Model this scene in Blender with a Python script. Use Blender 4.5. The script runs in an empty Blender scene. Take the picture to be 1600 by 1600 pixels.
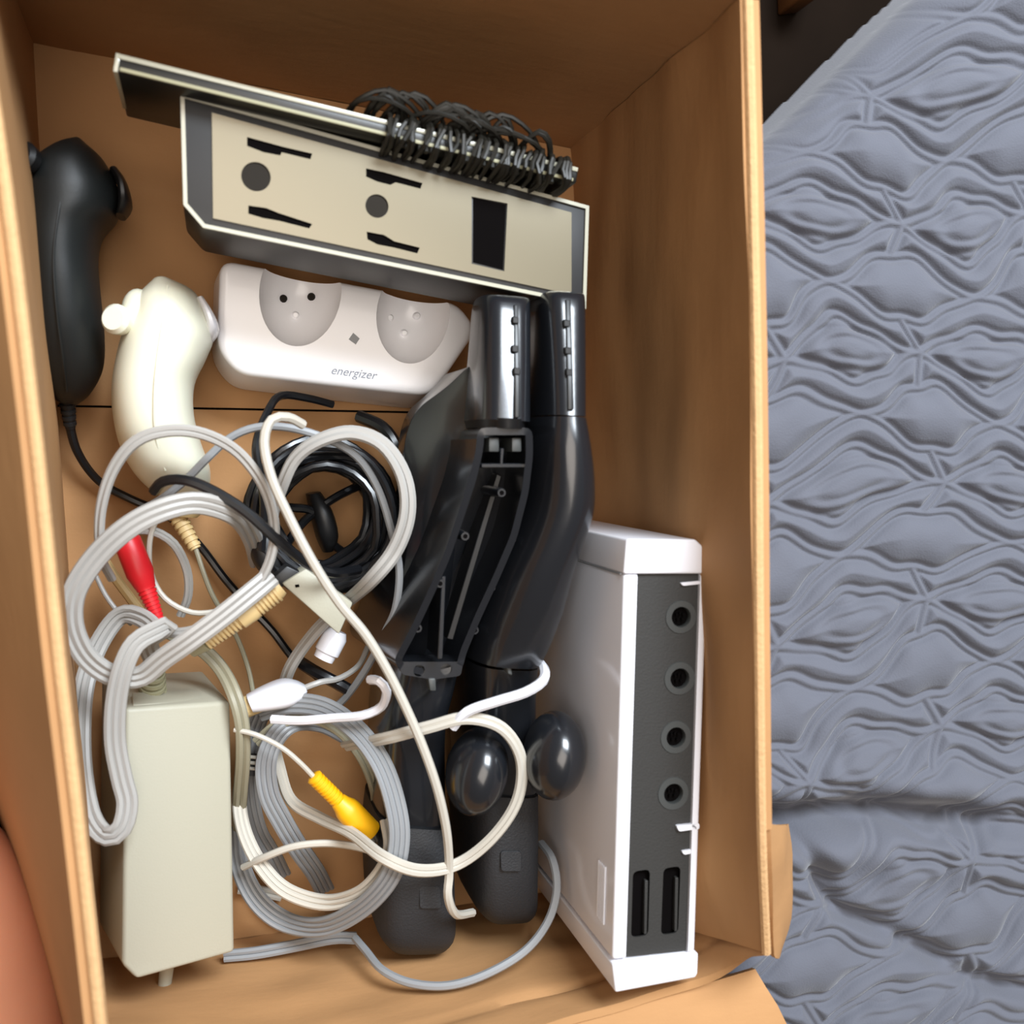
import bpy, bmesh, math, random
import numpy as np
from mathutils import Vector, Matrix, Quaternion, noise as mnoise
random.seed(7)
S = bpy.context.scene
COL = S.collection
PI = math.pi

# ------------------------------------------------------------------ camera
F = 1733.0                       # focal length in pixels of the 1600 px frame
CAMZ = 0.64                      # height of the lens over the bottom of the box
NAD = (330.0, 700.0)             # where the plumb line under the lens meets the picture
_n = Vector(((NAD[0]-800)/F, -(NAD[1]-800)/F, -1.0))
_u = -_n.normalized()
_ex = (Vector((1, 0, 0)) - _u*_u.x).normalized()
_ey = _u.cross(_ex)
ROT = Matrix((_ex, _ey, _u))     # camera axes -> world axes
CAM = Vector((0, 0, CAMZ))
cam_data = bpy.data.cameras.new('camera')
cam = bpy.data.objects.new('camera', cam_data)
COL.objects.link(cam)
cam_data.sensor_width = 36.0
cam_data.lens = F/1600*36.0
cam_data.clip_start = 0.01
cam_data.dof.use_dof = True
cam_data.dof.focus_distance = 0.60
cam_data.dof.aperture_fstop = 7.0
cam.matrix_world = Matrix.Translation(CAM) @ ROT.to_4x4()
S.camera = cam

def at(px, py, z):
    """world point at height z seen at pixel (px, py)"""
    d = ROT @ Vector(((px-800)/F, -(py-800)/F, -1.0))
    return CAM + d*((z-CAMZ)/d.z)

# ------------------------------------------------------------------ light
w = bpy.data.worlds.new('room_light'); S.world = w; w.use_nodes = True
bg = w.node_tree.nodes['Background']
bg.inputs[0].default_value = (0.62, 0.52, 0.45, 1)
bg.inputs[1].default_value = 0.17

def area(name, loc, target, size, size_y, power, color):
    l = bpy.data.lights.new(name, 'AREA'); l.shape = 'RECTANGLE'
    l.size = size; l.size_y = size_y; l.energy = power; l.color = color
    o = bpy.data.objects.new(name, l); COL.objects.link(o)
    o.location = loc
    o.rotation_euler = (Vector(target)-Vector(loc)).to_track_quat('-Z', 'Y').to_euler()
    return o
area('window_light', (0.55, 1.02, 1.55), (0.15, -0.05, 0), 0.85, 0.7, 44, (0.84, 0.92, 1.0))
area('overhead_fill', (-0.2, 0.1, 2.4), (0.1, -0.1, 0), 1.5, 1.5, 22, (1.0, 0.91, 0.82))  # added soft lamp overhead, fill for the dock and the box floor

vs = S.view_settings
vs.view_transform = 'Standard'; vs.look = 'None'; vs.gamma = 1; vs.use_curve_mapping = False
vs.exposure = 0.68

# ------------------------------------------------------------------ materials
def srgb(r, g, b):
    f = lambda c: (c/255)/12.92 if c/255 <= 0.04045 else (((c/255)+0.055)/1.055)**2.4
    return (f(r), f(g), f(b), 1)
def mat(name, col, rough=0.5, metal=0.0, var=0.0, vscale=30, bump=0.0, bscale=200, coat=0.0, spec=0.5, stretch=(1, 1, 1), trans=0.0, sss=0.0):
    m = bpy.data.materials.new(name); m.use_nodes = True
    nt = m.node_tree; b = nt.nodes['Principled BSDF']
    b.inputs['Base Color'].default_value = col
    b.inputs['Roughness'].default_value = rough
    b.inputs['Metallic'].default_value = metal
    b.inputs['Coat Weight'].default_value = coat
    b.inputs['Coat Roughness'].default_value = 0.08
    b.inputs['Specular IOR Level'].default_value = spec
    b.inputs['Transmission Weight'].default_value = trans
    if sss:
        b.inputs['Subsurface Weight'].default_value = sss
        b.inputs['Subsurface Radius'].default_value = (0.01, 0.004, 0.002)
        b.inputs['Subsurface Scale'].default_value = 0.5
    tc = nt.nodes.new('ShaderNodeTexCoord')
    mp = nt.nodes.new('ShaderNodeMapping'); mp.inputs['Scale'].default_value = stretch
    nt.links.new(tc.outputs['Object'], mp.inputs[0])
    if var:
        nz = nt.nodes.new('ShaderNodeTexNoise'); nz.inputs['Scale'].default_value = vscale
        nz.inputs['Detail'].default_value = 6
        nt.links.new(mp.outputs[0], nz.inputs['Vector'])
        mx = nt.nodes.new('ShaderNodeMix'); mx.data_type = 'RGBA'
        mx.inputs[6].default_value = tuple(c*(1-var) for c in col[:3])+(1,)
        mx.inputs[7].default_value = tuple(min(1, c*(1+var)) for c in col[:3])+(1,)
        nt.links.new(nz.outputs['Fac'], mx.inputs[0])
        nt.links.new(mx.outputs[2], b.inputs['Base Color'])
    if bump:
        n2 = nt.nodes.new('ShaderNodeTexNoise'); n2.inputs['Scale'].default_value = bscale
        n2.inputs['Detail'].default_value = 4
        nt.links.new(mp.outputs[0], n2.inputs['Vector'])
        bp = nt.nodes.new('ShaderNodeBump'); bp.inputs['Strength'].default_value = bump
        bp.inputs['Distance'].default_value = 0.001
        nt.links.new(n2.outputs['Fac'], bp.inputs['Height'])
        nt.links.new(bp.outputs[0], b.inputs['Normal'])
    return m
def cardboard_mat(name, col, stretch):
    m = mat(name, col, 0.75, var=0.17, vscale=16, spec=0.25, stretch=(1, 1, 1))
    nt = m.node_tree; b = nt.nodes['Principled BSDF']
    tc = nt.nodes.new('ShaderNodeTexCoord')
    mp = nt.nodes.new('ShaderNodeMapping'); mp.inputs['Scale'].default_value = stretch
    nt.links.new(tc.outputs['Object'], mp.inputs[0])
    a = nt.nodes.new('ShaderNodeTexNoise'); a.inputs['Scale'].default_value = 60; a.inputs['Detail'].default_value = 5
    nt.links.new(mp.outputs[0], a.inputs['Vector'])
    c = nt.nodes.new('ShaderNodeTexNoise'); c.inputs['Scale'].default_value = 600
    nt.links.new(tc.outputs['Object'], c.inputs['Vector'])
    ad = nt.nodes.new('ShaderNodeMath'); ad.operation = 'MULTIPLY_ADD'; ad.inputs[1].default_value = 0.25
    nt.links.new(c.outputs['Fac'], ad.inputs[0]); nt.links.new(a.outputs['Fac'], ad.inputs[2])
    bp = nt.nodes.new('ShaderNodeBump'); bp.inputs['Strength'].default_value = 0.22; bp.inputs['Distance'].default_value = 0.0010
    nt.links.new(ad.outputs[0], bp.inputs['Height']); nt.links.new(bp.outputs[0], b.inputs['Normal'])
    return m
CARD = srgb(178, 134, 90)
M = {}
M['card'] = cardboard_mat('cardboard', CARD, (1, 1, 3))
M['card_flat'] = cardboard_mat('cardboard_flat', CARD, (1, 3, 1))
M['card_edge'] = mat('cardboard_edge_lit', srgb(206, 164, 116), 0.85, var=0.12, vscale=150, bump=0.5, bscale=500)  # paler than the board: light on the rim put into the colour
M['quilt'] = mat('quilt_fabric', srgb(95, 97, 106), 0.85, var=0.06, vscale=40, bump=0.25, bscale=900, spec=0.15)
M['quilt'].node_tree.nodes['Principled BSDF'].inputs['Sheen Weight'].default_value = 0.25
M['matt'] = mat('shade_painted_mattress', srgb(14, 12, 10), 0.95, spec=0.03, bump=0.3, bscale=800)  # near-black stands in for the blocked light beside the bed
M['floor'] = mat('dark_floor', srgb(24, 17, 12), 0.9, spec=0.05, var=0.3, vscale=20)
M['wood'] = mat('brown_wood', srgb(104, 66, 34), 0.5, var=0.25, vscale=30, stretch=(1, 1, 0.1))
M['gun'] = mat('black_gloss_plastic', srgb(26, 28, 32), 0.24, spec=0.6, coat=0.25, bump=0.02, bscale=300)
M['gun_in'] = mat('black_inner_plastic', srgb(17, 17, 18), 0.35)
M['gun_grip'] = mat('charcoal_grip', srgb(34, 35, 38), 0.6, bump=0.3, bscale=900)
M['black'] = mat('black_satin', srgb(24, 24, 25), 0.45)
M['nunchuk_black'] = mat('black_matte_plastic', srgb(26, 29, 29), 0.5, bump=0.05, bscale=600)
M['barblack'] = mat('dark_olive_plastic', srgb(20, 20, 17), 0.35)
M['barcable'] = mat('grey_thin_cable', srgb(27, 25, 19), 0.5)
M['clear'] = mat('pale_rim', srgb(170, 168, 150), 0.2, spec=0.8)
M['plate'] = mat('pale_satin_plate', srgb(122, 114, 94), 0.22, metal=0.3, spec=0.6)
M['dimple'] = mat('grey_dimple', srgb(40, 36, 31), 0.7, spec=0.1)
M['void'] = mat('void_black', srgb(8, 6, 6), 0.9, spec=0.05)
M['white'] = mat('white_gloss_plastic', srgb(232, 232, 238), 0.22, spec=0.5, coat=0.2)
M['dock'] = mat('white_dock_plastic', srgb(252, 252, 255), 0.3, spec=0.5, coat=0.3)
M['dockwell'] = mat('white_well_plastic', srgb(214, 208, 214), 0.08, spec=0.9, coat=0.6)
M['cream'] = mat('cream_white_plastic', srgb(228, 226, 205), 0.35, sss=0.05)
M['beige'] = mat('beige_rubber', srgb(212, 184, 130), 0.5)
M['console_dark'] = mat('console_dark_panel', srgb(42, 41, 39), 0.6, bump=0.15, bscale=900)
M['ring'] = mat('port_ring', srgb(62, 64, 63), 0.45)
M['adapter'] = mat('grey_adapter_plastic', srgb(172, 168, 150), 0.5, bump=0.1, bscale=900)
M['adapter_side'] = mat('adapter_dark_side', srgb(84, 80, 72), 0.5)
M['khaki'] = mat('khaki_rubber', srgb(158, 154, 124), 0.55)
M['cord'] = mat('light_grey_cord', srgb(166, 163, 158), 0.4, spec=0.4)
M['cordw'] = mat('white_cord', srgb(188, 182, 170), 0.4, spec=0.4)
M['cordd'] = mat('cool_grey_cord', srgb(138, 140, 142), 0.45)
M['cordk'] = mat('khaki_cord', srgb(146, 140, 118), 0.5)
M['blackcord'] = mat('black_cord', srgb(18, 19, 22), 0.28, spec=0.6)
M['red'] = mat('red_plug_plastic', srgb(208, 30, 38), 0.4)
M['yellow'] = mat('yellow_plug_plastic', srgb(240, 176, 12), 0.42)
M['metal'] = mat('nickel', srgb(150, 148, 140), 0.25, metal=1.0)
M['ink'] = mat('grey_ink', srgb(140, 150, 165), 0.5)
M['skin'] = mat('skin', srgb(205, 140, 108), 0.5, var=0.06, vscale=12, sss=0.25)

# ------------------------------------------------------------------ helpers
def thing(name, label, cat, loc, group=None):
    o = bpy.data.objects.new(name, None); COL.objects.link(o)
    o.location = Vector(loc); o.empty_display_size = 0.01
    o['label'] = label; o['category'] = cat
    if group: o['group'] = group
    return o
def worldloc(o):
    v = Vector((0, 0, 0))
    while o is not None:
        v = v + o.location; o = o.parent
    return v
def link(name, me, m, parent=None, smooth=True, label=None):
    """me holds world coordinates; it is moved into the parent's space"""
    if parent is not None:
        me.transform(Matrix.Translation(-worldloc(parent)))
    if m is not None:
        me.materials.clear(); me.materials.append(m)
    o = bpy.data.objects.new(name, me); COL.objects.link(o)
    if parent is not None: o.parent = parent
    if smooth and len(me.polygons):
        me.polygons.foreach_set('use_smooth', [True]*len(me.polygons))
        me.set_sharp_from_angle(angle=math.radians(38))
    if label: o['label'] = label
    return o
def mesh_of(bm, name='m'):
    bmesh.ops.recalc_face_normals(bm, faces=bm.faces)
    me = bpy.data.meshes.new(name); bm.to_mesh(me); bm.free(); return me
def tag(o, label, cat, group=None, kind=None):
    if label: o['label'] = label
    if cat: o['category'] = cat
    if group: o['group'] = group
    if kind: o['kind'] = kind
    return o

def prism(top, bot, bevel=0.0, seg=3):
    """top, bot: matching world loops"""
    bm = bmesh.new()
    a = [bm.verts.new(p) for p in top]; b = [bm.verts.new(p) for p in bot]
    bm.faces.new(a); bm.faces.new(b[::-1])
    n = len(a)
    for i in range(n): bm.faces.new((a[i], b[i], b[(i+1) % n], a[(i+1) % n]))
    bmesh.ops.recalc_face_normals(bm, faces=bm.faces)
    if bevel:
        bmesh.ops.bevel(bm, geom=list(bm.edges), offset=bevel, segments=seg, profile=0.5, affect='EDGES', clamp_overlap=True)
    return mesh_of(bm)
def slab(pix, z1, z0, bevel=0.0, seg=3):
    top = [at(x, y, z1) for x, y in pix]
    bot = [Vector((p.x, p.y, z0)) for p in top]
    return prism(top, bot, bevel, seg)
def roundpoly(pix, r, n=5):
    """round the corners of a pixel polygon"""
    out = []
    N = len(pix)
    for i in range(N):
        p = Vector(pix[i]); a = Vector(pix[i-1]); b = Vector(pix[(i+1) % N])
        da = (a-p); db = (b-p)
        rr = min(r, da.length*0.45, db.length*0.45)
        s = p+da.normalized()*rr; e = p+db.normalized()*rr
        for k in range(n+1):
            t = k/n
            out.append(tuple(s*(1-t)**2 + p*2*t*(1-t) + e*t*t))
    return out
def catmull(pts, step=0.003):
    P = [Vector(p) for p in pts]
    if len(P) == 2: return P
    P = [P[0]*2-P[1]] + P + [P[-1]*2-P[-2]]
    out = []
    for i in range(1, len(P)-2):
        p0, p1, p2, p3 = P[i-1], P[i], P[i+1], P[i+2]
        n = max(2, int((p2-p1).length/step))
        for k in range(n):
            t = k/n
            out.append(0.5*((2*p1)+(p2-p0)*t+(2*p0-5*p1+4*p2-p3)*t*t+(3*p1-p0-3*p2+p3)*t**3))
    out.append(P[-2]); return out
def frames(path):
    T = []
    for i in range(len(path)):
        a = path[max(0, i-1)]; b = path[min(len(path)-1, i+1)]
        d = (b-a); T.append(d.normalized() if d.length > 1e-9 else Vector((1, 0, 0)))
    return T
def add_tube(bm, path, r, sides=8, closed=False):
    T = frames(path)
    up = Vector((0, 0, 1))
    n = T[0].cross(up)
    if n.length < 1e-3: n = T[0].cross(Vector((0, 1, 0)))
    n.normalize()
    rings = []
    for i, p in enumerate(path):
        n = (n - T[i]*n.dot(T[i]))
        if n.length < 1e-6: n = T[i].orthogonal()
        n.normalize(); b = T[i].cross(n)
        ri = r(i/(len(path)-1)) if callable(r) else r
        rings.append([bm.verts.new(p + (n*math.cos(a)+b*math.sin(a))*ri) for a in [2*PI*k/sides for k in range(sides)]])
    for i in range(len(rings)-1):
        for k in range(sides):
            bm.faces.new((rings[i][k], rings[i][(k+1) % sides], rings[i+1][(k+1) % sides], rings[i+1][k]))
    bm.faces.new(rings[0][::-1]); bm.faces.new(rings[-1])
def pxpath(pts, step=0.003): return catmull([at(*p) for p in pts], step)
def cord(name, pts, r, m, parent=None, strands=1, tilt=0.3, gap=1.75, label=None, world=False):
    """pts: (px, py, z); several strands side by side make a ribbon"""
    path = catmull(pts) if world else pxpath(pts)
    bm = bmesh.new()
    if strands == 1: add_tube(bm, path, r)
    else:
        T = frames(path); up = Vector((0, 0, 1))
        for s in range(strands):
            o = (s-(strands-1)/2)*r*gap
            q = []
            for i, p in enumerate(path):
                side = T[i].cross(up)
                side = side.normalized() if side.length > 1e-4 else Vector((1, 0, 0))
                a = tilt*math.sin(i*0.045+1.0)*1.2
                q.append(p + side*math.cos(a)*o + up*math.sin(a)*o)
            add_tube(bm, q, r, sides=7)
    return link(name, mesh_of(bm), m, parent, label=label)
def lathe(p0, p1, prof, n=20):
    """profile of (t along p0-p1 in metres fraction, radius)"""
    p0 = Vector(p0); p1 = Vector(p1); ax = (p1-p0); d = ax.normalized()
    a = d.orthogonal().normalized(); b = d.cross(a)
    bm = bmesh.new(); rings = []
    for t, r in prof:
        c = p0+ax*t
        rings.append([bm.verts.new(c+(a*math.cos(2*PI*k/n)+b*math.sin(2*PI*k/n))*max(r, 1e-5)) for k in range(n)])
    for i in range(len(rings)-1):
        for k in range(n): bm.faces.new((rings[i][k], rings[i][(k+1) % n], rings[i+1][(k+1) % n], rings[i+1][k]))
    bm.faces.new(rings[0][::-1]); bm.faces.new(rings[-1])
    return mesh_of(bm)
def ribbed(t0, t1, r0, r1, n, depth=0.75):
    out = []
    for i in range(n):
        a = t0+(t1-t0)*i/n; b = t0+(t1-t0)*(i+0.55)/n; c = t0+(t1-t0)*(i+0.6)/n; e = t0+(t1-t0)*(i+0.98)/n
        R = r0+(r1-r0)*i/n
        out += [(a, R), (b, R), (c, R*depth), (e, R*depth)]
    return out
def loft(secs, exp=2.5, n=28, sub=4, cap=True, top=None):
    """secs: ((Lx,Ly),(Rx,Ry),ztop,zbot): silhouette pixels left and right, heights; smooth between"""
    A = []
    for s in secs:
        L, R, z1, z0 = s[:4]
        zm = (z1+z0)/2 if top is None else z1-top
        if top is not None:
            a_, b_ = at(L[0], L[1], zm), at(R[0], R[1], zm); zc = (z1+z0)/2
            A.append((Vector((a_.x, a_.y, zc)), Vector((b_.x, b_.y, zc)), z1, z0)); continue
        A.append((at(L[0], L[1], zm), at(R[0], R[1], zm), z1, z0))
    def cr(v, t):
        p0, p1, p2, p3 = v
        return 0.5*((2*p1)+(p2-p0)*t+(2*p0-5*p1+4*p2-p3)*t*t+(3*p1-p0-3*p2+p3)*t**3)
    dense = []
    for i in range(len(A)-1):
        idx = [max(0, i-1), i, i+1, min(len(A)-1, i+2)]
        for k in range(sub):
            t = k/sub
            dense.append(tuple(cr([A[j][c] for j in idx], t) for c in range(4)))
    dense.append(A[-1])
    bm = bmesh.new(); rings = []
    for L, R, z1, z0 in dense:
        c = (L+R)/2; h = (R-L)/2; hz = (z1-z0)/2
        ring = []
        for k in range(n):
            a = 2*PI*k/n; ca, sa = math.cos(a), math.sin(a)
            x = math.copysign(abs(ca)**(2/exp), ca); z = math.copysign(abs(sa)**(2/exp), sa)
            ring.append(bm.verts.new(c+h*x+Vector((0, 0, hz*z))))
        rings.append(ring)
    for i in range(len(rings)-1):
        for k in range(n): bm.faces.new((rings[i][k], rings[i][(k+1) % n], rings[i+1][(k+1) % n], rings[i+1][k]))
    if cap: bm.faces.new(rings[0][::-1]); bm.faces.new(rings[-1])
    return mesh_of(bm)
def ellipsoid(c, r, rot=None, u=24, v=16):
    bm = bmesh.new(); bmesh.ops.create_uvsphere(bm, u_segments=u, v_segments=v, radius=1)
    m = Matrix.Translation(Vector(c)) @ (rot.to_4x4() if rot else Matrix.Identity(4)) @ Matrix.Diagonal(Vector((*r, 1)))
    bmesh.ops.transform(bm, matrix=m, verts=bm.verts); return mesh_of(bm)
def disc(c, r, h, n=24, r2=None, inner=0.0):
    prof = [(0, r2 or r), (1, r)]
    return lathe(Vector(c)-Vector((0, 0, h)), Vector(c), prof, n)
def ring_mesh(c, ro, ri, h, n=28):
    bm = bmesh.new(); loops = []
    for r, z in ((ro, -h), (ro, -0.15*h), (ro*0.96, 0), (ri*1.06, 0), (ri, -0.25*h), (ri, -h)):
        loops.append([bm.verts.new(Vector(c)+Vector((math.cos(2*PI*k/n)*r, math.sin(2*PI*k/n)*r, z))) for k in range(n)])
    for i in range(len(loops)):
        A, B = loops[i], loops[(i+1) % len(loops)]
        for k in range(n): bm.faces.new((A[k], A[(k+1) % n], B[(k+1) % n], B[k]))
    return mesh_of(bm)
def join(*ms):
    bm = bmesh.new()
    for m in ms: bm.from_mesh(m)
    me = bpy.data.meshes.new('j'); bm.to_mesh(me); bm.free(); return me
def carve(me, cutters):
    o = bpy.data.objects.new('tmp', me); COL.objects.link(o); cs = []
    for i, c in enumerate(cutters):
        k = bpy.data.objects.new('tmpc', c); COL.objects.link(k); cs.append(k)
        md = o.modifiers.new('b%d' % i, 'BOOLEAN'); md.operation = 'DIFFERENCE'; md.object = k; md.solver = 'EXACT'
    dg = bpy.context.evaluated_depsgraph_get(); dg.update()
    out = bpy.data.meshes.new_from_object(o.evaluated_get(dg))
    for k in cs+[o]: bpy.data.objects.remove(k)
    return out
def sheet(grid, thick):
    """grid[i][j] of world points, made into a solid board; thickness goes along -normal"""
    bm = bmesh.new(); nI, nJ = len(grid), len(grid[0])
    N = [[None]*nJ for _ in range(nI)]
    for i in range(nI):
        for j in range(nJ):
            du = grid[min(nI-1, i+1)][j]-grid[max(0, i-1)][j]; dv = grid[i][min(nJ-1, j+1)]-grid[i][max(0, j-1)]
            N[i][j] = du.cross(dv).normalized()
    A = [[bm.verts.new(grid[i][j]) for j in range(nJ)] for i in range(nI)]
    B = [[bm.verts.new(grid[i][j]-N[i][j]*thick) for j in range(nJ)] for i in range(nI)]
    for i in range(nI-1):
        for j in range(nJ-1):
            bm.faces.new((A[i][j], A[i+1][j], A[i+1][j+1], A[i][j+1]))
            bm.faces.new((B[i][j], B[i][j+1], B[i+1][j+1], B[i+1][j]))
    def strip(pa, pb):
        for k in range(len(pa)-1): bm.faces.new((pa[k], pb[k], pb[k+1], pa[k+1]))
    strip(A[0], B[0]); strip(A[-1], B[-1])
    strip([r[0] for r in A], [r[0] for r in B]); strip([r[-1] for r in A], [r[-1] for r in B])
    return mesh_of(bm)
def lerp_line(pts, n):
    P = catmull(pts, 0.002) if len(pts) > 2 else [Vector(pts[0]).lerp(Vector(pts[1]), i/200) for i in range(201)]
    L = [0]
    for i in range(1, len(P)): L.append(L[-1]+(P[i]-P[i-1]).length)
    out = []
    for k in range(n):
        t = L[-1]*k/(n-1); j = 0
        while j < len(L)-2 and L[j+1] < t: j += 1
        s = (t-L[j])/max(1e-9, L[j+1]-L[j]); out.append(P[j].lerp(P[j+1], min(1, s)))
    return out
def nz(p, s, seed=0): return mnoise.noise(Vector((p[0]*s+seed, p[1]*s-seed, p[2]*s+seed*2)))

# ------------------------------------------------------------------ setting: floor
RZ = 0.213
fl = prism([Vector((-3, 3, -0.008)), Vector((3, 3, -0.008)), Vector((3, -3, -0.008)), Vector((-3, -3, -0.008))],
           [Vector((-3, 3, -0.05)), Vector((3, 3, -0.05)), Vector((3, -3, -0.05)), Vector((-3, -3, -0.05))])
tag(link('floor', fl, M['floor'], smooth=False), None, None, kind='structure')

# ------------------------------------------------------------------ cardboard box
BFL = at(52, 66, 0); BFR = at(891, 232, 0); FFR = at(905, 1385, 0); FFL = at(150, 1500, 0)
box = thing('cardboard_box', 'large open brown cardboard box with its flaps folded out', 'box', (BFL+FFR)/2)
def wall(name, floor_line, rim_line, nx, ny, bulge, thick, m, label=None):
    floor_line = [p-Vector((0, 0, 0.003)) for p in floor_line]
    if name in 'bf':
        ext = Vector((0.0032, 0, 0))
        floor_line[0] -= ext; floor_line[-1] += ext; rim_line = list(rim_line); rim_line[0] = rim_line[0]-ext*1.2; rim_line[-1] = rim_line[-1]+(ext if name == 'b' else ext*0.3)
    a = lerp_line(floor_line, nx); b = lerp_line(rim_line, nx); g = []
    for j in range(ny+1):
        t = j/ny; row = []
        for i in range(nx):
            p = a[i].lerp(b[i], t)
            s = i/(nx-1)
            p = p + bulge(s, t)
            row.append(p)
        g.append(row)
    return g
def wrink(p, amp, sc=14): return Vector((nz(p, sc), nz(p, sc, 5), 0))*amp
# bottom: inner floor board with two flaps meeting at a seam
mid_l = at(88, 634, 0.0); mid_r = at(960, 650, 0.0)
BX = Vector((-0.003, 0, 0))
def quad_sheet(p00, p10, p11, p01, nx, ny, th, amp=0.0008):
    g = []
    for j in range(ny+1):
        r = []
        for i in range(nx+1):
            u, v = i/nx, j/ny
            p = (p00*(1-u)+p10*u)*(1-v)+(p01*(1-u)+p11*u)*v
            r.append(p+Vector((0, 0, amp*nz(p, 30))))
        g.append(r)
    return sheet(g, -th)
E = Vector((0, 0, 0.0006))
link('bottom_flap', quad_sheet(BFL+E+BX, BFR+E, mid_r+Vector((0, 0.0006, 0))+E, mid_l+BX+Vector((0, 0.0006, 0))+E, 20, 12, -0.0035), M['card_flat'], box)
link('bottom_flap', quad_sheet(mid_l+BX-Vector((0, 0.0006, 0))+E, mid_r-Vector((0, 0.0006, 0))+E, FFR+E, FFL+E+BX, 20, 12, -0.0035), M['card_flat'], box)

# right side: inner rim line, pixels at the rim height
rim_R = [at(1160, -4, RZ), at(1168, 300, RZ), at(1175, 650, RZ), at(1178, 1000, RZ), at(1182, 1300, 0.205), at(1190, 1488, 0.188)]
flo_R = [BFR, at(905, 700, 0), FFR]
def bul_R(s, t):
    d = math.exp(-((s-0.50)/0.16)**2)*math.exp(-((t-0.28)/0.22)**2)*0.006
    d2 = math.exp(-((s-0.93)/0.07)**2)*math.exp(-((t-0.72)/0.16)**2)*(-0.012)
    k = 0.0022*nz((s*3, t*3, 0), 2.2)
    return Vector((d+d2+k, 0, 0))
gR = wall('r', flo_R, rim_R, 60, 26, bul_R, 0, None)
link('side_panel', sheet([r[::-1] for r in gR], 0.0042), M['card'], box)
# left side
rim_L = [at(-68, -240, RZ), at(8, 210, RZ), at(62, 640, RZ), at(100, 1000, RZ), at(135, 1300, RZ), at(172, 1640, RZ), at(188, 1790, 0.20)]
flo_L = [BFL, mid_l, FFL]
gL = wall('l', flo_L, rim_L, 50, 14, lambda s, t: Vector((0.0015*nz((s*3, t*2, 4), 2), 0, 0)), 0, None)
link('side_panel', sheet(gL, 0.0042), M['card'], box)
# back
rim_B = [rim_L[0], at(560, -150, RZ), rim_R[0]]
gB = wall('b', [BFL, (BFL+BFR)/2, BFR], rim_B, 40, 14, lambda s, t: Vector((0, 0.003*math.sin(PI*s)*t+0.001*nz((s*4, t*2, 9), 2), 0)), 0, None)
link('end_panel', sheet([r[::-1] for r in gB], 0.0042), M['card'], box)
# front: rim lower, leaning outward and creased
rim_F = [rim_L[-1], at(480, 1700, 0.160), at(820, 1608, 0.155), at(1095, 1528, 0.157), rim_R[-1]]
rim_F[0] = Vector((rim_F[0].x, rim_F[0].y, 0.165))
flo_F = [FFL, (FFL+FFR)/2, FFR]
def bul_F(s, t):
    cr = -0.0022*math.exp(-((t-0.86+0.05*s)/0.02)**2)
    return Vector((0, cr+0.002*nz((s*4, t*3, 2), 2), 0.0))
gF = wall('f', flo_F, rim_F, 60, 40, bul_F, 0, None)
link('end_panel', sheet(gF, 0.0042), M['card'], box)
# flaps
def flap(hinge, outer, nx, ny, th, curve=0.0, amp=0.0015, seed=0):
    a = lerp_line(hinge, nx); b = lerp_line(outer, nx); g = []
    for j in range(ny+1):
        t = j/ny
        g.append([a[i].lerp(b[i], t)+Vector((0, 0, curve*math.sin(PI*t)))+Vector((1, 1, 1))*amp*nz((i*0.15+seed, t*2, seed), 1.5)*min(1, t*4) for i in range(nx)])
    return sheet(g, th)
off = lambda L, dx, dy, dz=-0.0015: [p+Vector((dx, dy, dz)) for p in L]
hL = off(rim_L, -0.0042, 0, -0.0005)
oL = [at(-330, -240, 0.05), at(-200, 640, 0.05), at(-72, 1000, 0.05), at(0, 1240, 0.05), at(50, 1400, 0.05), at(112, 1600, 0.05), at(160, 1790, 0.05)]
link('flap', flap(hL, oL, 40, 8, -0.0038, 0.006), M['card'], box, label='flap folded out to the left')
hR = off(rim_R, 0.0046, 0, -0.0008)
oR = [Vector((p.x+0.0035+0.002, p.y, 0.125)) for p in rim_R[:5]]
link('flap', flap(hR[:5], oR, 40, 8, 0.0034, 0.0), M['card'], box, label='flap hanging down the outside of the right side')
# creased corner of the right flap resting on the quilt
hc = [at(1192, 1286, 0.200), at(1194, 1340, 0.200), at(1196, 1400, 0.195), at(1199, 1488, 0.184)]
oc = [at(1221, 1288, 0.158), at(1227, 1345, 0.156), at(1226, 1430, 0.156), at(1204, 1492, 0.166)]
link('flap', flap(hc, oc, 14, 6, 0.0034, 0.003), M['card_flat'], box, label='crumpled corner of flap resting on the quilt')
# front flap
hF = [p+Vector((0, -0.0045, -0.001)) for p in rim_F[:-1]]
oF = [at(150, 2080, 0.15), at(600, 1980, 0.15), at(960, 1900, 0.150), at(1300, 1760, 0.150)]
hF[-1] = at(1180, 1514, 0.152)
link('flap', flap(hF, oF, 30, 10, 0.0038, 0.008), M['card_flat'], box, label='flap folded out at the near end')
hB = [p+Vector((0, 0.0045, -0.001)) for p in rim_B]
oB = [p+Vector((0, 0.05, -0.11)) for p in rim_B]
link('flap', flap(hB, oB, 24, 6, -0.0038, 0.004), M['card'], box)
# fold on top of the side panels, its catch of light painted paler
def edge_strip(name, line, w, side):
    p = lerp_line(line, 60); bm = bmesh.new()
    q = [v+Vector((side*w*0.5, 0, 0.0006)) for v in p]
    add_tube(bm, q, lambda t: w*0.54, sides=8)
    return link(name, mesh_of(bm), M['card_edge'], box, label='fold along the rim, coloured paler for the light it catches')
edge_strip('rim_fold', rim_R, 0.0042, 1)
edge_strip('rim_fold', rim_L, 0.0044, -1)

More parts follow.
